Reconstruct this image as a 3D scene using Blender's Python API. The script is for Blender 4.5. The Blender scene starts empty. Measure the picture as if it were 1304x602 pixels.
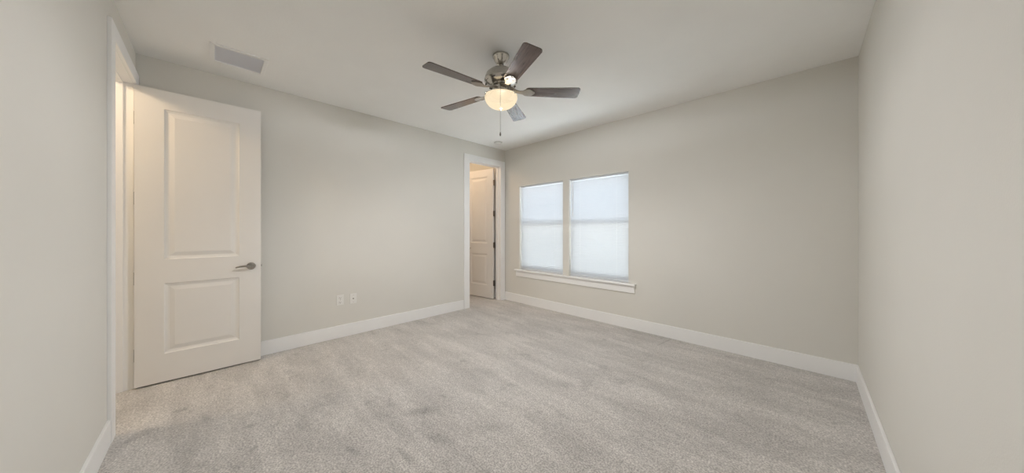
import bpy, bmesh, math, random
from mathutils import Vector, Matrix
random.seed(7)
S = bpy.context.scene
COL = S.collection
PI = math.pi

# ------------------------------------------------------------------ camera
YAW, CAM_H = 44.556, 1.278
cam_data = bpy.data.cameras.new('camera')
cam_data.sensor_width = 36.0
cam_data.lens = 378.9 / 1304 * 36.0
cam_data.shift_y = -8.3 / 1304
cam_data.clip_start = 0.02
cam = bpy.data.objects.new('camera', cam_data)
COL.objects.link(cam)
cam.location = (0, 0, CAM_H)
cam.rotation_euler = (PI / 2, 0, math.radians(YAW))
S.camera = cam

# ------------------------------------------------------------------ light, exposure
S.view_settings.view_transform = 'Standard'
S.view_settings.look = 'None'
S.view_settings.gamma = 1.0
S.view_settings.use_curve_mapping = False
S.view_settings.exposure = 0.08
SKY = 3.4                      # daylight outside
BULB_TILT = 16.0
FAN_W, FAN_COL = 1190.0, (0.915, 0.93, 0.98)
HALL_W, HALL_COL = 330.0, (1.0, 0.78, 0.55)
CLOSET_W, CLOSET_COL = 165.0, (1.0, 0.74, 0.52)
world = bpy.data.worlds.new('sky'); S.world = world
world.use_nodes = True
wn = world.node_tree.nodes; wl = world.node_tree.links
bg = wn['Background']
tc = wn.new('ShaderNodeTexCoord'); sep = wn.new('ShaderNodeSeparateXYZ')
ramp = wn.new('ShaderNodeValToRGB')
ramp.color_ramp.elements[0].position = 0.45; ramp.color_ramp.elements[0].color = (0.92, 0.96, 1.0, 1)
ramp.color_ramp.elements[1].position = 0.75; ramp.color_ramp.elements[1].color = (0.58, 0.78, 1.0, 1)
mp = wn.new('ShaderNodeMapRange'); mp.inputs[1].default_value = -1; mp.inputs[2].default_value = 1
wl.new(tc.outputs['Generated'], sep.inputs[0]); wl.new(sep.outputs[2], mp.inputs[0])
wl.new(mp.outputs[0], ramp.inputs[0]); wl.new(ramp.outputs[0], bg.inputs[0])
bg.inputs[1].default_value = SKY
sun = bpy.data.lights.new('sun', 'SUN'); sun.energy = 112.0; sun.color = (0.96, 0.98, 1.0); sun.angle = math.radians(0.6)
so = bpy.data.objects.new('sun', sun); COL.objects.link(so); so.location = (6, 8, 9)
so.rotation_euler = (0, math.radians(28), 0)      # high sun along the outside wall: it lights the ground, not the room
S.cycles.use_denoising = True
S.cycles.max_bounces = 14
S.cycles.diffuse_bounces = 8
S.cycles.transparent_max_bounces = 16
S.cycles.sample_clamp_indirect = 6.0
S.cycles.caustics_reflective = False
S.cycles.caustics_refractive = False

# ------------------------------------------------------------------ room dimensions
XL, XR, YB, YF, H = -3.943, 0.320, 3.8215, -0.430, 2.74
T = 0.125                        # wall thickness
CD0, CD1, CDH = 2.992, 3.700, 2.420       # closet doorway along Y, height
ED0, ED1, EDH = -3.845, -3.060, 2.450     # entry doorway along X, height
WZ0, WZ1 = 0.585, 2.045                   # windows
WIN = [(-3.575, -2.660), (-2.550, -1.635)]

# ------------------------------------------------------------------ materials
def lin(r, g, b):
    f = lambda c: (c / 255 / 12.92) if c / 255 <= 0.04045 else ((c / 255 + 0.055) / 1.055) ** 2.4
    return (f(r), f(g), f(b), 1.0)

def mat(name, col, rough=0.5, metal=0.0, bump=None, mottle=0.0, mscale=3.0, coat=0.0, ior=None):
    m = bpy.data.materials.new(name); m.use_nodes = True
    n = m.node_tree.nodes; l = m.node_tree.links; b = n['Principled BSDF']
    b.inputs['Base Color'].default_value = col
    b.inputs['Roughness'].default_value = rough
    b.inputs['Metallic'].default_value = metal
    if ior: b.inputs['IOR'].default_value = ior
    b.inputs['Coat Weight'].default_value = coat
    b.inputs['Coat Roughness'].default_value = 0.12
    t = n.new('ShaderNodeTexCoord')
    if mottle:
        nz = n.new('ShaderNodeTexNoise'); nz.inputs['Scale'].default_value = mscale; nz.inputs['Detail'].default_value = 4
        r = n.new('ShaderNodeValToRGB')
        r.color_ramp.elements[0].position = 0.3; r.color_ramp.elements[1].position = 0.7
        r.color_ramp.elements[0].color = tuple(c * (1 - mottle) for c in col[:3]) + (1,)
        r.color_ramp.elements[1].color = tuple(min(1, c * (1 + mottle)) for c in col[:3]) + (1,)
        l.new(t.outputs['Object'], nz.inputs['Vector']); l.new(nz.outputs[0], r.inputs[0]); l.new(r.outputs[0], b.inputs['Base Color'])
    if bump:
        nz = n.new('ShaderNodeTexNoise'); nz.inputs['Scale'].default_value = bump[0]; nz.inputs['Detail'].default_value = 3
        bp = n.new('ShaderNodeBump'); bp.inputs['Strength'].default_value = bump[1]; bp.inputs['Distance'].default_value = 0.002
        l.new(t.outputs['Object'], nz.inputs['Vector']); l.new(nz.outputs[0], bp.inputs['Height']); l.new(bp.outputs[0], b.inputs['Normal'])
    return m

M = {}
M['wall'] = mat('wall_paint', (0.700, 0.685, 0.640, 1), 0.75, bump=(160, 0.15), mottle=0.012, mscale=2)
M['ceiling'] = mat('ceiling_paint', (0.90, 0.90, 0.885, 1), 0.9, bump=(55, 0.35), mottle=0.012, mscale=3)
M['trim'] = mat('white_trim_paint', (0.86, 0.86, 0.855, 1), 0.38, mottle=0.008)
M['door'] = mat('white_door_paint', (0.78, 0.76, 0.73, 1), 0.40, bump=(220, 0.06), mottle=0.01)
M['nickel'] = mat('brushed_nickel', (0.56, 0.54, 0.50, 1), 0.22, 1.0, mottle=0.04, mscale=40)
M['chain'] = mat('dark_bead_chain', (0.16, 0.15, 0.13, 1), 0.6, 0.0, mottle=0.05, mscale=60)  # even grey, darkened so chain and finial hold against the lamp's glare
M['satin'] = mat('satin_nickel', (0.36, 0.34, 0.31, 1), 0.62, 1.0, mottle=0.04, mscale=40)
M['hinge'] = mat('dark_nickel_hinge', (0.22, 0.20, 0.18, 1), 0.38, 1.0, mottle=0.05, mscale=60)
M['lever'] = mat('satin_nickel_lever', (0.36, 0.34, 0.31, 1), 0.28, 1.0, mottle=0.05, mscale=60)
M['plastic'] = mat('white_plastic', (0.80, 0.79, 0.76, 1), 0.35, mottle=0.01)
M['slot'] = mat('dark_slot', (0.06, 0.055, 0.05, 1), 0.6, mottle=0.05)
M['vinyl'] = mat('white_vinyl', (0.82, 0.82, 0.82, 1), 0.4, mottle=0.01)
M['vent'] = mat('vent_white', (0.88, 0.88, 0.87, 1), 0.45, mottle=0.01)
M['grille'] = mat('vent_louvre_grey', (0.80, 0.81, 0.86, 1), 0.5, mottle=0.01)
M['cord'] = mat('white_cord', (0.8, 0.8, 0.78, 1), 0.7, mottle=0.02)
M['ground'] = mat('pale_ground', (0.60, 0.60, 0.60, 1), 0.9, mottle=0.10, mscale=2)

# walnut blades: grain along the blade (local X)
def walnut():
    m = mat('walnut_blade', (0.1, 0.07, 0.06, 1), 0.24, coat=0.0, ior=1.72)
    n = m.node_tree.nodes; l = m.node_tree.links; b = n['Principled BSDF']
    t = n.new('ShaderNodeTexCoord'); mpg = n.new('ShaderNodeMapping'); mpg.inputs['Scale'].default_value = (3, 45, 3)
    nz = n.new('ShaderNodeTexNoise'); nz.inputs['Scale'].default_value = 2.2; nz.inputs['Detail'].default_value = 5; nz.inputs['Distortion'].default_value = 0.6
    r = n.new('ShaderNodeValToRGB')
    r.color_ramp.elements[0].position = 0.32; r.color_ramp.elements[0].color = (0.052, 0.034, 0.028, 1)
    r.color_ramp.elements[1].position = 0.68; r.color_ramp.elements[1].color = (0.102, 0.070, 0.060, 1)
    l.new(t.outputs['Object'], mpg.inputs[0]); l.new(mpg.outputs[0], nz.inputs['Vector']); l.new(nz.outputs[0], r.inputs[0]); l.new(r.outputs[0], b.inputs['Base Color'])
    return m
M['walnut'] = walnut()

MARKS = [(-2.577, 0.189, 0.067, 0.033, 78.1, 0.187), (-3.155, -0.148, 0.063, 0.037, 81.9, 0.204), (-1.929, 1.046, 0.163, 0.079, 57.9, 0.221), (-1.875, 0.579, 0.104, 0.028, 14.8, 0.204), (-1.609, 0.779, 0.168, 0.028, 6.3, 0.221), (-2.207, 0.095, 0.093, 0.037, 13.6, 0.187), (-1.141, 3.64, 0.214, 0.019, 81.1, 0.212), (-2.903, -0.022, 0.141, 0.028, 12.2, 0.153), (-1.593, 0.985, 0.14, 0.056, 20.6, 0.17), (-2.084, 1.738, 0.218, 0.065, 35.1, 0.102), (-3.306, 0.13, 0.089, 0.037, 78.5, 0.128), (-2.342, -0.034, 0.041, 0.047, 116.0, 0.17), (-2.081, 0.827, 0.092, 0.056, 51.0, 0.119), (-1.449, 1.278, 0.153, 0.056, 58.3, 0.119)]
# carpet: cut pile with vacuum streaks and trodden patches
def carpet():
    m = bpy.data.materials.new('grey_beige_carpet'); m.use_nodes = True
    n = m.node_tree.nodes; l = m.node_tree.links; b = n['Principled BSDF']
    b.inputs['Roughness'].default_value = 1.0
    b.inputs['Specular IOR Level'].default_value = 0.1
    b.inputs['Sheen Weight'].default_value = 0.35
    b.inputs['Sheen Roughness'].default_value = 0.5
    t = n.new('ShaderNodeTexCoord')
    def noise(scale, sc=(1, 1, 1), detail=3, dist=0.0, rot=0.0):
        mpg = n.new('ShaderNodeMapping'); mpg.inputs['Scale'].default_value = sc; mpg.inputs['Rotation'].default_value = (0, 0, rot)
        z = n.new('ShaderNodeTexNoise'); z.inputs['Scale'].default_value = scale; z.inputs['Detail'].default_value = detail; z.inputs['Distortion'].default_value = dist
        l.new(t.outputs['Object'], mpg.inputs[0]); l.new(mpg.outputs[0], z.inputs['Vector']); return z.outputs[0]
    def rng(v, a, bb, c, d):
        r = n.new('ShaderNodeMapRange'); r.interpolation_type = 'SMOOTHSTEP'
        for i, x in enumerate((a, bb, c, d)): r.inputs[i + 1].default_value = x
        l.new(v, r.inputs[0]); return r.outputs[0]
    def mul(a, bb):
        q = n.new('ShaderNodeMath'); q.operation = 'MULTIPLY'; l.new(a, q.inputs[0]); l.new(bb, q.inputs[1]); return q.outputs[0]
    grain = noise(105, detail=5)
    tuft = noise(28, detail=3)
    streak = noise(2.0, (0.55, 4.2, 1), 4, 0.5, 0.12)
    blotch = noise(2.3, (0.8, 1.5, 1), 4, 0.4)
    trod = noise(4.4, (1.0, 1.6, 1), 3, 0.8, 0.5)
    f = mul(rng(grain, 0.30, 0.70, 0.67, 1.31), rng(tuft, 0.3, 0.7, 0.91, 1.08))
    f = mul(f, rng(streak, 0.34, 0.66, 0.93, 1.06))
    f = mul(f, rng(blotch, 0.34, 0.64, 0.90, 1.06))
    f = mul(f, rng(trod, 0.29, 0.41, 0.84, 1.0))
    # scuffed pile: short dark smudges (x, y, half length, half width, direction)
    breakup = rng(noise(14, detail=4), 0.35, 0.6, 0.65, 1.25)
    for sx, sy, a, bb, ang, dk in MARKS:
        mpg = n.new('ShaderNodeMapping'); mpg.vector_type = 'TEXTURE'
        mpg.inputs['Location'].default_value = (sx, sy, 0); mpg.inputs['Rotation'].default_value = (0, 0, math.radians(ang)); mpg.inputs['Scale'].default_value = (a, bb, 1)
        ln = n.new('ShaderNodeVectorMath'); ln.operation = 'LENGTH'
        l.new(t.outputs['Object'], mpg.inputs[0]); l.new(mpg.outputs[0], ln.inputs[0])
        w = mul(rng(ln.outputs['Value'], 0.25, 1.0, dk, 0.0), breakup)
        q = n.new('ShaderNodeMath'); q.operation = 'SUBTRACT'; q.inputs[0].default_value = 1.0; l.new(w, q.inputs[1])
        f = mul(f, q.outputs[0])
    c = n.new('ShaderNodeCombineColor')
    base = (0.512, 0.486, 0.461)
    for i in range(3):
        q = n.new('ShaderNodeMath'); q.operation = 'MULTIPLY'; q.inputs[1].default_value = base[i]; l.new(f, q.inputs[0]); l.new(q.outputs[0], c.inputs[i])
    l.new(c.outputs[0], b.inputs['Base Color'])
    bp = n.new('ShaderNodeBump'); bp.inputs['Strength'].default_value = 0.6; bp.inputs['Distance'].default_value = 0.006
    l.new(grain, bp.inputs['Height']); l.new(bp.outputs[0], b.inputs['Normal'])
    return m
M['carpet'] = carpet()

def blind_mat():
    m = bpy.data.materials.new('white_blind_vinyl'); m.use_nodes = True
    n = m.node_tree.nodes; l = m.node_tree.links; n.remove(n['Principled BSDF'])
    d = n.new('ShaderNodeBsdfDiffuse'); d.inputs[0].default_value = (0.66, 0.67, 0.69, 1)
    tr = n.new('ShaderNodeBsdfTranslucent'); tr.inputs[0].default_value = (0.92, 0.94, 0.97, 1)
    mx = n.new('ShaderNodeMixShader'); mx.inputs[0].default_value = 0.42
    nz = n.new('ShaderNodeTexNoise'); nz.inputs['Scale'].default_value = 14
    r = n.new('ShaderNodeMapRange'); r.inputs[3].default_value = 0.10; r.inputs[4].default_value = 0.14
    l.new(nz.outputs[0], r.inputs[0]); l.new(r.outputs[0], mx.inputs[0])
    l.new(d.outputs[0], mx.inputs[1]); l.new(tr.outputs[0], mx.inputs[2]); l.new(mx.outputs[0], n['Material Output'].inputs[0])
    return m
M['blind'] = blind_mat()

def see_through(name, tint, gloss, rough):
    m = bpy.data.materials.new(name); m.use_nodes = True
    n = m.node_tree.nodes; l = m.node_tree.links; n.remove(n['Principled BSDF'])
    a = n.new('ShaderNodeBsdfTransparent'); a.inputs[0].default_value = tint
    g = n.new('ShaderNodeBsdfGlossy'); g.inputs['Roughness'].default_value = rough
    mx = n.new('ShaderNodeMixShader'); mx.inputs[0].default_value = gloss
    l.new(a.outputs[0], mx.inputs[1]); l.new(g.outputs[0], mx.inputs[2]); l.new(mx.outputs[0], n['Material Output'].inputs[0])
    return m
M['glass'] = see_through('window_glass', (0.95, 0.97, 0.97, 1), 0.05, 0.0)
M['screen'] = see_through('insect_screen', (0.96, 0.92, 0.85, 1), 0.01, 0.6)

def bowl_mat(name, tint, glow, strength, mixf):
    m = bpy.data.materials.new(name); m.use_nodes = True
    n = m.node_tree.nodes; l = m.node_tree.links; n.remove(n['Principled BSDF'])
    a = n.new('ShaderNodeBsdfTransparent'); a.inputs[0].default_value = tint
    e = n.new('ShaderNodeEmission'); e.inputs[0].default_value = glow; e.inputs[1].default_value = strength
    nz = n.new('ShaderNodeTexNoise'); nz.inputs['Scale'].default_value = 20
    r = n.new('ShaderNodeMapRange'); r.inputs[3].default_value = mixf - 0.006; r.inputs[4].default_value = mixf + 0.006
    mx = n.new('ShaderNodeMixShader')
    l.new(nz.outputs[0], r.inputs[0]); l.new(r.outputs[0], mx.inputs[0])
    l.new(a.outputs[0], mx.inputs[1]); l.new(e.outputs[0], mx.inputs[2]); l.new(mx.outputs[0], n['Material Output'].inputs[0])
    return m
M['bowl'] = bowl_mat('frosted_lit_glass', (1, 0.97, 0.92, 1), (1.0, 0.82, 0.56, 1), 0.98, 0.90)

# ------------------------------------------------------------------ mesh helpers
def box(bm, x0, x1, y0, y1, z0, z1, bev=0.0):
    r = bmesh.ops.create_cube(bm, size=1.0)
    vs = r['verts']
    for v in vs:
        v.co = Vector(((x0 + x1) / 2 + v.co.x * (x1 - x0), (y0 + y1) / 2 + v.co.y * (y1 - y0), (z0 + z1) / 2 + v.co.z * (z1 - z0)))
    if bev:
        es = list({e for v in vs for e in v.link_edges})
        bmesh.ops.bevel(bm, geom=es, offset=bev, segments=2, affect='EDGES', profile=0.6)

def lathe(bm, prof, seg=40, origin=(0, 0, 0), axis='Z'):
    """prof: (radius, height) pairs; radius 0 makes a pole."""
    def pt(r, h, a):
        p = (r * math.cos(a), r * math.sin(a), h)
        if axis == 'X': p = (p[2], p[0], p[1])
        if axis == 'Y': p = (p[0], p[2], p[1])
        return Vector(p) + Vector(origin)
    rings = []
    for r, h in prof:
        if r < 1e-6: rings.append([bm.verts.new(pt(0, h, 0))])
        else: rings.append([bm.verts.new(pt(r, h, 2 * PI * i / seg)) for i in range(seg)])
    for a, b in zip(rings, rings[1:]):
        for i in range(seg):
            j = (i + 1) % seg
            q = [a[0] if len(a) == 1 else a[i], a[0] if len(a) == 1 else a[j], b[0] if len(b) == 1 else b[j], b[0] if len(b) == 1 else b[i]]
            u = []
            for v in q:
                if v not in u: u.append(v)
            if len(u) > 2: bm.faces.new(u)

def tube(bm, pts, rad, seg=10):
    pts = [Vector(p) for p in pts]; rings = []
    rs = rad if isinstance(rad, (list, tuple)) else [rad] * len(pts)
    for i, p in enumerate(pts):
        d = (pts[min(i + 1, len(pts) - 1)] - pts[max(i - 1, 0)]).normalized()
        up = Vector((0, 0, 1)) if abs(d.z) < 0.9 else Vector((1, 0, 0))
        u = d.cross(up).normalized(); w = d.cross(u).normalized()
        rings.append([bm.verts.new(p + (u * math.cos(2 * PI * k / seg) + w * math.sin(2 * PI * k / seg)) * rs[i]) for k in range(seg)])
    for a, b in zip(rings, rings[1:]):
        for k in range(seg): bm.faces.new((a[k], a[(k + 1) % seg], b[(k + 1) % seg], b[k]))
    bm.faces.new(rings[0]); bm.faces.new(rings[-1])

def obj(name, bm, m, parent=None, smooth=False):
    bmesh.ops.recalc_face_normals(bm, faces=bm.faces)
    me = bpy.data.meshes.new(name); bm.to_mesh(me); bm.free()
    me.materials.append(M[m])
    if smooth:
        for p in me.polygons: p.use_smooth = True
        me.set_sharp_from_angle(angle=math.radians(38))
    o = bpy.data.objects.new(name, me); COL.objects.link(o)
    if parent: o.parent = parent
    return o

def tag(o, label, cat, group=None, kind=None):
    o['label'] = label; o['category'] = cat
    if group: o['group'] = group
    if kind: o['kind'] = kind
    return o

def empty(name, loc, label, cat, group=None, kind=None, rz=0.0):
    o = bpy.data.objects.new(name, None); COL.objects.link(o)
    o.empty_display_size = 0.1; o.location = loc; o.rotation_euler = (0, 0, rz)
    return tag(o, label, cat, group, kind)

def boxes(name, m, lst, parent=None, bev=0.0):
    bm = bmesh.new()
    for b in lst: box(bm, *b, bev=bev)
    return obj(name, bm, m, parent)

def struct(name, m, lst, label, cat, bev=0.0):
    return tag(boxes(name, m, lst, None, bev), label, cat, None, 'structure')

# ------------------------------------------------------------------ room shell
YH = -1.80      # hall far side
XC = -5.45      # closet far side
struct('floor', 'carpet', [(XC - T, XR + T, YH - T, YB + T, -0.10, 0.0)], 'grey beige cut pile carpet covering the whole floor', 'floor')
struct('ceiling', 'ceiling', [(XC - T, XR + T, YH - T, YB + T, H, H + 0.12)], 'smooth pale ceiling with the fan in its middle', 'ceiling')
struct('wall_left', 'wall', [(XL - T, XL, YF - T, CD0 - 0.02, 0, H), (XL - T, XL, CD1 + 0.02, YB, 0, H), (XL - T, XL, CD0 - 0.02, CD1 + 0.02, CDH + 0.02, H)],
       'long greige wall behind the open white door, with the closet doorway at its far end', 'wall')
wb = []
xs = [XL - T, WIN[0][0], WIN[0][1], WIN[1][0], WIN[1][1], XR + T]
for i in (0, 2, 4): wb.append((xs[i], xs[i + 1], YB, YB + T, 0, H))
for a, b in WIN:
    wb.append((a, b, YB, YB + T, 0, WZ0 - 0.02)); wb.append((a, b, YB, YB + T, WZ1, H))
struct('wall_back', 'wall', wb, 'greige wall holding the pair of windows', 'wall')
struct('wall_right', 'wall', [(XR, XR + T, YF - T, YB, 0, H)], 'greige side wall meeting the window wall at the right-hand corner', 'wall')
struct('wall_front', 'wall', [(XL, ED0 - 0.02, YF - T, YF, 0, H), (ED1 + 0.02, XR, YF - T, YF, 0, H), (ED0 - 0.02, ED1 + 0.02, YF - T, YF, EDH + 0.02, H)],
       'near wall with the entry doorway beside the open white door', 'wall')
struct('wall_hall', 'wall', [(-4.75, -1.6, YH - T, YH, 0, H), (-4.75 - T, -4.75, YH - T, YF - T, 0, H), (-1.6, -1.6 + T, YH - T, YF - T, 0, H)],
       'hall walls beyond the entry doorway', 'wall')
struct('wall_closet', 'wall', [(XC - T, XC, 2.0, YB + T, 0, H), (XC, XL - T, 2.0 - T, 2.0, 0, H), (XC, XL - T, YB, YB + T, 0, H)],
       'closet walls beyond the far doorway', 'wall')

# baseboards: flat board with an eased top
BH, BT = 0.145, 0.016
def base(name, runs, label):
    lst = []
    for x0, x1, y0, y1 in runs: lst.append((x0, x1, y0, y1, 0, BH))
    struct(name, 'trim', lst, label, 'baseboard', bev=0.004)
base('baseboard_left', [(XL, XL + BT, YF, CD0 - 0.112)], 'tall white baseboard along the wall between entry door and closet doorway')
base('baseboard_back', [(XL, XR, YB - BT, YB)], 'tall white baseboard along the window wall')
base('baseboard_right', [(XR - BT, XR, YF, YB - BT)], 'tall white baseboard on the right-hand side wall')
base('baseboard_front', [(ED1 + 0.105, XR - BT, YF, YF + BT)], 'tall white baseboard along the near wall')
base('baseboard_closet', [(XC, XC + BT, 2.0, YB), (XC + BT, XL - T, YB - BT, YB)], 'white baseboard inside the closet')

# doorway trims: casing on the room side, jambs, stops
CW, CT = 0.103, 0.019
def jamb_y(name, label):
    lst = [(XL, XL + CT, CD0 - CW, CD0 + 0.004, 0, CDH + CW), (XL, XL + CT, CD1 - 0.004, CD1 + CW, 0, CDH + CW), (XL, XL + CT, CD0 + 0.004, CD1 - 0.004, CDH - 0.004, CDH + CW),
           (XL - T, XL, CD0 - 0.02, CD0, 0, CDH), (XL - T, XL, CD1, CD1 + 0.02, 0, CDH), (XL - T, XL, CD0 - 0.02, CD1 + 0.02, CDH, CDH + 0.02),
           (XL - 0.085, XL - 0.05, CD0, CD0 + 0.011, 0, CDH), (XL - 0.085, XL - 0.05, CD1 - 0.011, CD1, 0, CDH), (XL - 0.085, XL - 0.05, CD0, CD1, CDH - 0.011, CDH),
           (XL - T - CT, XL - T, CD0 - CW, CD0, 0, CDH + CW), (XL - T - CT, XL - T, CD1 + 0.045, CD1 + CW, 0, CDH + CW)]
    struct(name, 'trim', lst, label, 'door casing', bev=0.003)
jamb_y('trim_1', 'white casing and jambs around the closet doorway in the far corner')
lst = [(ED0 - 0.092, ED0 - 0.003, YF, YF + CT, 0, EDH + CW), (ED1 + 0.003, ED1 + CW, YF, YF + CT, 0, EDH + CW), (ED0 - 0.003, ED1 + 0.003, YF, YF + CT, EDH + 0.003, EDH + CW),
       (ED0 - 0.02, ED0, YF - T, YF, 0, EDH), (ED1, ED1 + 0.02, YF - T, YF, 0, EDH), (ED0 - 0.02, ED1 + 0.02, YF - T, YF, EDH, EDH + 0.02),
       (ED0, ED0 + 0.011, YF - 0.09, YF - 0.05, 0, EDH), (ED1 - 0.011, ED1, YF - 0.09, YF - 0.05, 0, EDH), (ED0, ED1, YF - 0.09, YF - 0.05, EDH - 0.011, EDH),
       (ED1 + 0.003, ED1 + CW, YF - T - CT, YF - T, 0, EDH + CW), (ED0 - CW, ED0 - 0.003, YF - T - CT, YF - T, 0, EDH + CW), (ED0 - 0.003, ED1 + 0.003, YF - T - CT, YF - T, EDH + 0.003, EDH + CW)]
struct('trim_2', 'trim', lst, 'white casing and jambs around the entry doorway in the near wall', 'door casing', bev=0.003)
# window stool and apron, one run under both windows
bm = bmesh.new()
for a, b in WIN: box(bm, a, b, YB, YB + T - 0.03, WZ0 - 0.02, WZ0 - 0.0005)
box(bm, -3.668, -1.536, YB - 0.048, YB, WZ0 - 0.024, WZ0, bev=0.005)
box(bm, -3.650, -1.552, YB - 0.018, YB, WZ0 - 0.120, WZ0 - 0.024, bev=0.003)
tag(obj('trim_3', bm, 'trim'), 'white sill and apron running under both windows', 'window sill', None, 'structure')

# ------------------------------------------------------------------ two-panel doors
def door_leaf(name, w, h, th, stile, panels, parent=None):
    """leaf in local coords: x 0..w from the hinge, y 0..-th, z 0..h; recessed and raised panels on both faces."""
    bm = bmesh.new()
    xs = [0, stile, w - stile, w]
    zs = [0.0]
    for a, b in panels: zs += [a, b]
    zs.append(h)
    ring = [(0.0, 0.0), (0.006, 0.006), (0.022, 0.011), (0.030, 0.011), (0.060, 0.004)]   # inset, depth
    for side in (0, 1):
        Y = (lambda d: -d) if side == 0 else (lambda d: -th + d)
        for i in range(3):
            for j in range(len(zs) - 1):
                x0, x1, z0, z1 = xs[i], xs[i + 1], zs[j], zs[j + 1]
                if i == 1 and j % 2 == 1:
                    prev = None
                    for ins, d in ring:
                        vs = [bm.verts.new((x, Y(d), z)) for x, z in ((x0 + ins, z0 + ins), (x1 - ins, z0 + ins), (x1 - ins, z1 - ins), (x0 + ins, z1 - ins))]
                        if prev:
                            for k in range(4): bm.faces.new((prev[k], prev[(k + 1) % 4], vs[(k + 1) % 4], vs[k]))
                        prev = vs
                    bm.faces.new(prev)
                else:
                    bm.faces.new([bm.verts.new((x, Y(0), z)) for x, z in ((x0, z0), (x1, z0), (x1, z1), (x0, z1))])
    for j in range(len(zs) - 1):
        for x in (0, w): bm.faces.new([bm.verts.new(p) for p in ((x, 0, zs[j]), (x, -th, zs[j]), (x, -th, zs[j + 1]), (x, 0, zs[j + 1]))])
    for i in range(3):
        for z in (0, h): bm.faces.new([bm.verts.new(p) for p in ((xs[i], 0, z), (xs[i + 1], 0, z), (xs[i + 1], -th, z), (xs[i], -th, z))])
    bmesh.ops.remove_doubles(bm, verts=bm.verts, dist=1e-5)
    return obj(name, bm, 'door', parent)

def lever(parent, x, z, y, sgn, toward):
    """lever set: rose on the face at y (outward sgn), handle pointing to 'toward' (+1/-1 in x)"""
    bm = bmesh.new()
    lathe(bm, [(0.0, 0), (0.034, 0), (0.034, 0.004), (0.031, 0.009), (0.018, 0.012), (0.0, 0.012)], 28, axis='Y')
    for v in bm.verts: v.co = Vector((x + v.co.x, y + sgn * v.co.y, z + v.co.z))
    r = obj('handle_rose', bm, 'lever', parent, True)
    bm = bmesh.new()
    o = lambda a, d, c: (x + toward * a, y + sgn * d, z + c)
    tube(bm, [o(0, 0.010, 0), o(0, 0.034, 0), o(0.004, 0.047, 0), o(0.016, 0.053, 0.001), o(0.045, 0.053, 0.004), o(0.080, 0.051, 0.003), o(0.105, 0.048, -0.003), o(0.112, 0.047, -0.006)],
         [0.011, 0.011, 0.0115, 0.011, 0.0095, 0.0085, 0.0075, 0.004], 14)
    obj('lever_handle', bm, 'lever', parent, True)

def hinges(parent, zlist, y0, x0=0.0):
    for z in zlist:
        bm = bmesh.new()
        lathe(bm, [(0, -0.056), (0.004, -0.056), (0.0085, -0.050), (0.0085, -0.017), (0.0078, -0.016), (0.0078, -0.015), (0.0085, -0.014), (0.0085, 0.014), (0.0078, 0.015), (0.0078, 0.016), (0.0085, 0.017), (0.0085, 0.050), (0.004, 0.056), (0, 0.056)], 14, (x0, y0, z))
        box(bm, x0, x0 + 0.004, y0 - 0.036, y0, z - 0.050, z + 0.050)
        obj('hinge', bm, 'hinge', parent, True)

PAN = [(0.232, 0.818), (1.018, 2.272)]
DW, DTH = 0.776, 0.035
pin = Vector((ED0 - 0.003, YF + 0.006, 0.014))
d1 = empty('door_1', pin, 'white two-panel door standing open against the left wall, with a lever handle', 'door', None, 'structure', rz=math.radians(89.3))
door_leaf('door_leaf', DW, 2.426, DTH, 0.156, PAN, d1)
for ch in d1.children: ch.location = (0, 0, 0)
lever(d1, DW - 0.072, 0.918, -DTH, -1, -1)
lever(d1, DW - 0.072, 0.918, 0.0, 1, -1)
boxes('latch_plate', 'lever', [(DW - 0.001, DW + 0.001, -0.030, -0.006, 0.885, 0.950), (DW, DW + 0.008, -0.024, -0.012, 0.908, 0.926)], d1)
hinges(d1, [0.25, 0.87, 1.52, 2.17], 0.006)

# closet leaf: hinged on the far jamb, swung into the closet
CW2 = CD1 - CD0 - 0.006
d2 = empty('door_2', (XL - T - 0.004, CD1 - 0.004, 0.014), 'white two-panel closet door swung inward with four dark hinges', 'door', None, 'structure', rz=math.radians(180 + 7.5))
# in this frame x runs from the hinge into the closet and +y faces the camera, so the leaf is shifted to y 0.006..0.041
lf = door_leaf('door_leaf', CW2, 2.398, DTH, 0.138, [(0.232, 0.818), (1.018, 2.262)], d2)
lf.location = (0.024, DTH + 0.006, 0)
for z in (0.285, 0.985, 1.565, 2.135):
    bm = bmesh.new()
    lathe(bm, [(0, -0.056), (0.004, -0.056), (0.010, -0.050), (0.010, 0.050), (0.004, 0.056), (0, 0.056)], 14, (0.002, 0.012, z))
    box(bm, 0.003, 0.0235, 0.012, 0.036, z - 0.05, z + 0.05)
    obj('hinge', bm, 'hinge', d2, True)
r0 = [o.name for o in d2.children]
bm = bmesh.new(); lathe(bm, [(0, 0), (0.034, 0), (0.034, 0.004), (0.031, 0.009), (0.0, 0.012)], 24, axis='Y')
for v in bm.verts: v.co = Vector((CW2 - 0.05 + v.co.x, DTH + 0.006 + v.co.y, 0.918 + v.co.z))
obj('handle_rose', bm, 'lever', d2, True)
bm = bmesh.new(); x = CW2 - 0.05; y = DTH + 0.006
tube(bm, [(x, y + 0.01, 0.918), (x, y + 0.045, 0.918), (x - 0.016, y + 0.053, 0.919), (x - 0.06, y + 0.053, 0.921), (x - 0.11, y + 0.048, 0.914)], [0.011, 0.0115, 0.011, 0.009, 0.005], 12)
obj('lever_handle', bm, 'lever', d2, True)

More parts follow.
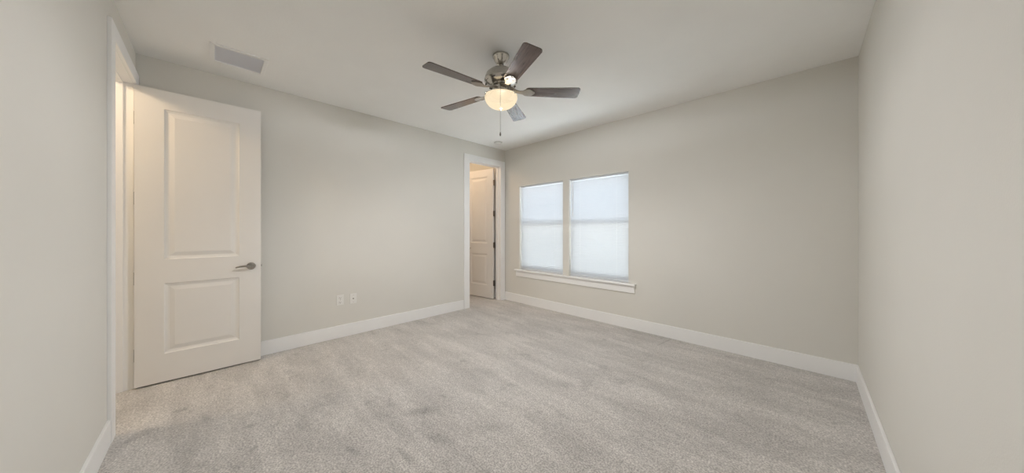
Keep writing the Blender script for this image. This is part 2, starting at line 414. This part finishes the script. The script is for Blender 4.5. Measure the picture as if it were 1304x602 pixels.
# ------------------------------------------------------------------ windows and blinds
def window(i, x0, x1, label):
    w = empty('window_%d' % i, ((x0 + x1) / 2, YB + 0.095, WZ0), label, 'window', None, 'structure')
    cx = (x0 + x1) / 2; hw = (x1 - x0) / 2; hh = WZ1 - WZ0; mid = 0.795
    f = 0.016
    boxes('window_frame', 'vinyl', [(-hw, -hw + f, -0.012, 0.03, 0, hh), (hw - f, hw, -0.012, 0.03, 0, hh), (-hw + f, hw - f, -0.012, 0.03, 0, f), (-hw + f, hw - f, -0.012, 0.03, hh - f, hh)], w)
    s = 0.022
    for nm, z0, z1, y0 in (('upper_sash', mid - 0.02, hh - f, 0.010), ('lower_sash', f, mid + 0.02, -0.010)):
        sx = hw - f
        o = boxes(nm, 'vinyl', [(-sx, -sx + s, y0, y0 + 0.018, z0, z1), (sx - s, sx, y0, y0 + 0.018, z0, z1), (-sx + s, sx - s, y0, y0 + 0.018, z0, z0 + 0.045), (-sx + s, sx - s, y0, y0 + 0.018, z1 - 0.045, z1)], w)
        boxes('glass_pane', 'glass', [(-sx + s, sx - s, y0 + 0.007, y0 + 0.011, z0 + 0.045, z1 - 0.045)], o)
    bm = bmesh.new()
    vs = [bm.verts.new(p) for p in ((-hw + f, 0.029, f), (hw - f, 0.029, f), (hw - f, 0.029, mid), (-hw + f, 0.029, mid))]
    bm.faces.new(vs)
    obj('insect_screen', bm, 'screen', w)
    return w
window(1, *WIN[0], 'left window of the pair, nearer the corner and closet doorway')
window(2, *WIN[1], 'right window of the pair, farther from the corner')

def slat_mesh(hw, z0, z1, pitch):
    bm = bmesh.new(); n = int((z1 - z0) / pitch); tilt = math.radians(64); wd = 0.0255
    for k in range(n + 1):
        zc = z0 + k * pitch; rows = []
        for j in range(5):
            u = (j / 4 - 0.5); cr = 0.0022 * (1 - (2 * u) ** 2)
            # u -0.5 is the room edge (tilted up), +0.5 the window edge (down)
            y = u * wd * math.cos(tilt) + cr * math.sin(tilt); z = -u * wd * math.sin(tilt) + cr * math.cos(tilt)
            rows.append([bm.verts.new((sx * hw, y, zc + z)) for sx in (-1, 1)])
        for a, b in zip(rows, rows[1:]): bm.faces.new((a[0], a[1], b[1], b[0]))
    return bm

def blind(x0, x1, label):
    cx = (x0 + x1) / 2; hw = (x1 - x0) / 2 - 0.004; hh = WZ1 - WZ0
    b = empty('window_blind', (cx, YB + 0.046, WZ0), label, 'window blind', 'white window blinds')
    boxes('headrail', 'blind', [(-hw, hw, -0.014, 0.014, hh - 0.028, hh - 0.001)], b, bev=0.002)
    obj('slats', slat_mesh(hw, 0.032, hh - 0.036, 0.0212), 'blind', b, True)
    boxes('bottom_rail', 'blind', [(-hw, hw, -0.012, 0.012, 0.002, 0.018)], b, bev=0.004)
    for sx in (-0.62, 0.62):
        bm = bmesh.new()
        for yy in (-0.0145, 0.0145): tube(bm, [(sx * hw, yy, 0.01), (sx * hw, yy, hh - 0.02)], 0.0007, 6)
        obj('ladder_cord', bm, 'cord', b)
    bm = bmesh.new(); tube(bm, [(-hw + 0.05, -0.020, hh - 0.02), (-hw + 0.052, -0.022, hh - 0.55)], 0.0035, 6)
    obj('tilt_wand', bm, 'vinyl', b)
    return b
blind(*WIN[0], 'white closed slatted blind in the left window nearer the corner')
blind(*WIN[1], 'white closed slatted blind in the right window farther from the corner')

# outside ground under the windows
struct('ground', 'ground', [(-16, 10, YB + T, YB + 20, -0.35, -0.30)], 'pale ground outside the windows', 'ground')

# ------------------------------------------------------------------ ceiling fan
FX, FY = -1.819, 1.716
fan = empty('ceiling_fan', (FX, FY, H), 'five-blade ceiling fan with dark walnut blades, nickel motor and lit frosted bowl', 'ceiling fan')
def L(name, prof, m, parent=fan, seg=48, loc=(0, 0, 0)):
    bm = bmesh.new(); lathe(bm, prof, seg, loc); return obj(name, bm, m, parent, True)
L('canopy', [(0, 0), (0.070, 0), (0.070, -0.016), (0.066, -0.022), (0.063, -0.026), (0.056, -0.046), (0.040, -0.066), (0.028, -0.075), (0.022, -0.078), (0, -0.078)], 'nickel')
L('downrod', [(0, -0.070), (0.013, -0.070), (0.013, -0.088), (0.022, -0.090), (0.026, -0.098), (0.026, -0.112), (0, -0.112)], 'nickel')
mh = L('motor_housing', [(0, -0.108), (0.030, -0.108), (0.060, -0.116), (0.098, -0.134), (0.124, -0.158), (0.134, -0.184), (0.136, -0.200), (0.140, -0.204), (0.140, -0.214), (0.134, -0.220),
                         (0.118, -0.236), (0.092, -0.246), (0.085, -0.250), (0.085, -0.262), (0, -0.262)], 'nickel')
for k in range(10):
    a = 2 * PI * k / 10; bm = bmesh.new(); box(bm, -0.009, 0.009, -0.015, 0.015, -0.0015, 0.0015, bev=0.001)
    bm.transform(Matrix.Rotation(a, 4, 'Z') @ Matrix.Translation((0.1285, 0, -0.2285)) @ Matrix.Rotation(math.radians(52), 4, 'Y'))
    obj('vent_slot', bm, 'slot', mh)
L('switch_housing', [(0, -0.258), (0.062, -0.258), (0.068, -0.264), (0.068, -0.300), (0.062, -0.308), (0.062, -0.312), (0, -0.312)], 'nickel')
L('light_fitter', [(0, -0.308), (0.070, -0.308), (0.090, -0.315), (0.096, -0.322), (0.094, -0.328), (0, -0.328)], 'nickel')
L('dark_fitter_disc', [(0, -0.328), (0.092, -0.328), (0.090, -0.331), (0, -0.332)], 'slot', seg=32)  # dark disc added so the lit fitter doesn't burn out the bowl
for k in range(3):
    a = math.radians(10 + 120 * k); c_, s_ = math.cos(a), math.sin(a)
    bm = bmesh.new(); tube(bm, [(0.086 * c_, 0.086 * s_, -0.322), (0.115 * c_, 0.115 * s_, -0.324), (0.139 * c_, 0.139 * s_, -0.332), (0.140 * c_, 0.140 * s_, -0.352)], 0.0045, 8)
    obj('bowl_arm', bm, 'nickel', fan, True)
bp = [(0.1365, -0.341), (0.1365, -0.346)]
for k in range(1, 15):
    a = k / 14 * PI / 2
    bp.append((0.137 * math.cos(a) ** 0.85 if k < 14 else 0.0, -0.346 - 0.098 * math.sin(a)))
L('lamp_bowl', bp, 'bowl')
L('finial', [(0, -0.440), (0.009, -0.442), (0.011, -0.448), (0.006, -0.454), (0.005, -0.460), (0, -0.464)], 'chain', seg=20)
# blade iron + blade, then copies
BZ, PITCH = -0.300, math.radians(-9.5)
def blade_outline():
    pts = []
    def arc(cx, cy, r, a0, a1, n=6):
        for i in range(n + 1):
            a = math.radians(a0 + (a1 - a0) * i / n); pts.append((cx + r * math.cos(a), cy + r * math.sin(a)))
    x0, x1 = 0.205, 0.662; w0, w1 = 0.054, 0.070
    arc(x1 - 0.026, w1 - 0.026, 0.026, 90, 0); arc(x1 - 0.026, -w1 + 0.026, 0.026, 0, -90)
    arc(x0 + 0.03, -w0 + 0.03, 0.03, -90, -180); arc(x0 + 0.03, w0 - 0.03, 0.03, 180, 90)
    return pts
def blade_mesh():
    bm = bmesh.new(); o = blade_outline(); th = 0.006
    a = [bm.verts.new((x, y, th / 2)) for x, y in o]; b = [bm.verts.new((x, y, -th / 2)) for x, y in o]
    bm.faces.new(a); bm.faces.new(b[::-1])
    for i in range(len(o)): j = (i + 1) % len(o); bm.faces.new((a[i], b[i], b[j], a[j]))
    return bm
def iron_mesh():
    bm = bmesh.new()
    # arm from the motor underside sweeping out, then a shield-shaped plate under the blade root
    sec = [(0.070, 0.040, 0.020), (0.095, 0.036, 0.016), (0.125, 0.020, 0.004), (0.155, 0.017, -0.004), (0.182, 0.022, -0.0065), (0.205, 0.042, -0.0065), (0.232, 0.046, -0.0065), (0.258, 0.036, -0.0065), (0.278, 0.016, -0.0065), (0.284, 0.004, -0.0065)]
    top, bot = [], []
    for x, w, z in sec:
        top.append([bm.verts.new((x, s * w, z + 0.003)) for s in (-1, 1)]); bot.append([bm.verts.new((x, s * w, z - 0.003)) for s in (-1, 1)])
    for i in range(len(sec) - 1):
        bm.faces.new((top[i][0], top[i][1], top[i + 1][1], top[i + 1][0])); bm.faces.new((bot[i][0], bot[i + 1][0], bot[i + 1][1], bot[i][1]))
        for s in (0, 1): bm.faces.new((top[i][s], top[i + 1][s], bot[i + 1][s], bot[i][s]))
    bm.faces.new((top[0][0], bot[0][0], bot[0][1], top[0][1])); bm.faces.new((top[-1][0], top[-1][1], bot[-1][1], bot[-1][0]))
    for x, y in ((0.222, 0.024), (0.222, -0.024), (0.262, 0)):
        lathe(bm, [(0, -0.0125), (0.004, -0.012), (0.006, -0.0095), (0, -0.0095)], 10, (x, y, 0))
    return bm
blade0 = iron0 = None
for k in range(5):
    rot = (PITCH, 0, math.radians(47 + 72 * k))
    if k == 0:
        blade0 = obj('blade', blade_mesh(), 'walnut', fan); iron0 = obj('blade_iron', iron_mesh(), 'satin', fan, True)
        b, i = blade0, iron0
    else:
        b = blade0.copy(); i = iron0.copy()
        for c in (b, i): COL.objects.link(c); c.parent = fan
    for c in (b, i): c.location = (0, 0, BZ); c.rotation_euler = rot
# pull chains on the camera side of the switch housing
def chain(dx, dy, ztop, zbot, nm):
    bm = bmesh.new()
    tube(bm, [(dx * 0.066, dy * 0.066, -0.285), (dx * 0.100, dy * 0.100, -0.288), (dx * 0.143, dy * 0.143, -0.318), (dx * 0.146, dy * 0.146, -0.345), (dx * 0.146, dy * 0.146, zbot)], 0.0013, 6)
    z = -0.345
    while z > zbot:
        bmesh.ops.create_icosphere(bm, subdivisions=1, radius=0.0023, matrix=Matrix.Translation((dx * 0.146, dy * 0.146, z))); z -= 0.011
    o = obj('pull_chain', bm, 'chain', fan, True)
    bm = bmesh.new(); lathe(bm, [(0, zbot + 0.004), (0.003, zbot), (0.006, zbot - 0.012), (0.0065, zbot - 0.022), (0.003, zbot - 0.030), (0, zbot - 0.031)], 12, (dx * 0.146, dy * 0.146, 0))
    obj('chain_pull', bm, nm, o, True)
ca = math.radians(-45.5)
chain(math.cos(ca), math.sin(ca), 0, -0.690, 'chain')
# three bulbs angled outward inside the bowl
for k in range(3):
    ld = bpy.data.lights.new('fan_lamp', 'SPOT'); ld.energy = FAN_W / 3; ld.color = FAN_COL
    ld.shadow_soft_size = 0.07; ld.spot_size = PI; ld.spot_blend = 0.45
    a = math.radians(83 + 120 * k)
    lo = bpy.data.objects.new('fan_lamp', ld); COL.objects.link(lo); lo.parent = fan
    lo.location = (0.035 * math.cos(a), 0.035 * math.sin(a), -0.378); lo.rotation_euler = (0, -math.radians(BULB_TILT), a)
ud = bpy.data.lights.new('blade_root_fill', 'POINT'); ud.energy = 2.0; ud.color = (1.0, 0.78, 0.52); ud.shadow_soft_size = 0.03  # warm fill light added in the bowl to make the blade roots glow
uo = bpy.data.objects.new('blade_root_fill', ud); COL.objects.link(uo); uo.parent = fan; uo.location = (0, 0, -0.372)

# ------------------------------------------------------------------ ceiling register
vent = empty('air_vent', (-3.465, 0.178, H), 'square white louvred air vent in the ceiling above the open door', 'air vent')
hs, fr = 0.180, 0.030
boxes('vent_frame', 'vent', [(-hs, hs, -hs, -hs + fr, -0.009, 0), (-hs, hs, hs - fr, hs, -0.009, 0), (-hs, -hs + fr, -hs + fr, hs - fr, -0.009, 0), (hs - fr, hs, -hs + fr, hs - fr, -0.009, 0)], vent, bev=0.002)
bm = bmesh.new(); n = 20; inn = hs - fr
for k in range(n):
    x = -inn + (k + 0.5) * 2 * inn / n
    r = bmesh.ops.create_cube(bm, size=1.0)['verts']
    mt = Matrix.Translation((x, 0, -0.004)) @ Matrix.Rotation(math.radians(9), 4, 'Y') @ Matrix.Diagonal((0.0156, 2 * inn, 0.0012, 1))
    for v in r: v.co = mt @ v.co
obj('louvres', bm, 'grille', vent)

# ------------------------------------------------------------------ smoke detector
sd = empty('smoke_detector', (-3.635, 3.365, H), 'small round white smoke detector on the ceiling near the far corner', 'smoke detector')
L('detector_base', [(0, 0), (0.072, 0), (0.072, -0.010), (0.066, -0.013), (0, -0.013)], 'plastic', sd, 36)
L('detector_cover', [(0.060, -0.012), (0.062, -0.016), (0.062, -0.020), (0.056, -0.032), (0.044, -0.038), (0.020, -0.040), (0, -0.040)], 'plastic', sd, 36)
L('sensor_slots', [(0.0605, -0.013), (0.0640, -0.013), (0.0640, -0.0165), (0.0605, -0.0165)], 'slot', sd, 36)

# ------------------------------------------------------------------ wall plates
def plate(y, z, label, cat, kind):
    o = empty('wall_outlet' if kind == 'duplex' else 'cable_jack', (XL, y, z), label, cat)
    bm = bmesh.new(); box(bm, 0, 0.006, -0.038, 0.038, -0.060, 0.060, bev=0.0025); obj('cover_plate', bm, 'plastic', o)
    if kind == 'duplex':
        for s in (-1, 1):
            bm = bmesh.new(); box(bm, 0.004, 0.0085, -0.017, 0.017, s * 0.026 - 0.0165, s * 0.026 + 0.0165, bev=0.003); r = obj('receptacle', bm, 'plastic', o)
            boxes('slots', 'slot', [(0.0084, 0.0088, -0.0085, -0.0060, s * 0.026 - 0.002, s * 0.026 + 0.008), (0.0084, 0.0088, 0.0060, 0.0085, s * 0.026 - 0.002, s * 0.026 + 0.008), (0.0084, 0.0088, -0.003, 0.003, s * 0.026 - 0.012, s * 0.026 - 0.006)], r)
        bm = bmesh.new(); lathe(bm, [(0, 0.0075), (0.0035, 0.0072), (0.0035, 0.005), (0, 0.005)], 12, axis='X'); obj('screw', bm, 'nickel', o)
    else:
        bm = bmesh.new(); lathe(bm, [(0, 0.016), (0.0035, 0.016), (0.0048, 0.015), (0.0048, 0.008), (0.008, 0.008), (0.008, 0.005), (0, 0.005)], 14, axis='X'); obj('coax_connector', bm, 'nickel', o)
        for s in (-1, 1):
            bm = bmesh.new(); lathe(bm, [(0, 0.0075), (0.0035, 0.0072), (0.0035, 0.005), (0, 0.005)], 12, (0, 0, s * 0.042), axis='X'); obj('screw', bm, 'nickel', o)
    return o
plate(1.088, 0.445, 'white power outlet low on the left wall, the one nearer the open door', 'power outlet', 'duplex')
plate(1.232, 0.440, 'white cable plate low on the left wall, just right of the power outlet', 'wall plate', 'jack')

# ------------------------------------------------------------------ hall and closet lamps
def dome(loc, label, watts, col):
    e = empty('ceiling_light', loc, label, 'ceiling light')
    L('lamp_base', [(0, 0), (0.15, 0), (0.15, -0.02), (0.13, -0.026), (0, -0.026)], 'nickel', e, 32)
    L('lamp_shade', [(0.128, -0.024), (0.138, -0.032), (0.136, -0.07), (0.118, -0.115), (0.07, -0.142), (0, -0.150)], 'bowl', e, 32)
    d = bpy.data.lights.new('dome_lamp', 'POINT'); d.energy = watts; d.color = col; d.shadow_soft_size = 0.055
    o = bpy.data.objects.new('dome_lamp', d); COL.objects.link(o); o.parent = e; o.location = (0, 0, -0.080)
dome((-3.35, -1.15, H), 'dome light on the hall ceiling beyond the entry doorway', HALL_W, HALL_COL)
dome((-4.75, 2.75, H), 'dome light on the closet ceiling beyond the far doorway', CLOSET_W, CLOSET_COL)
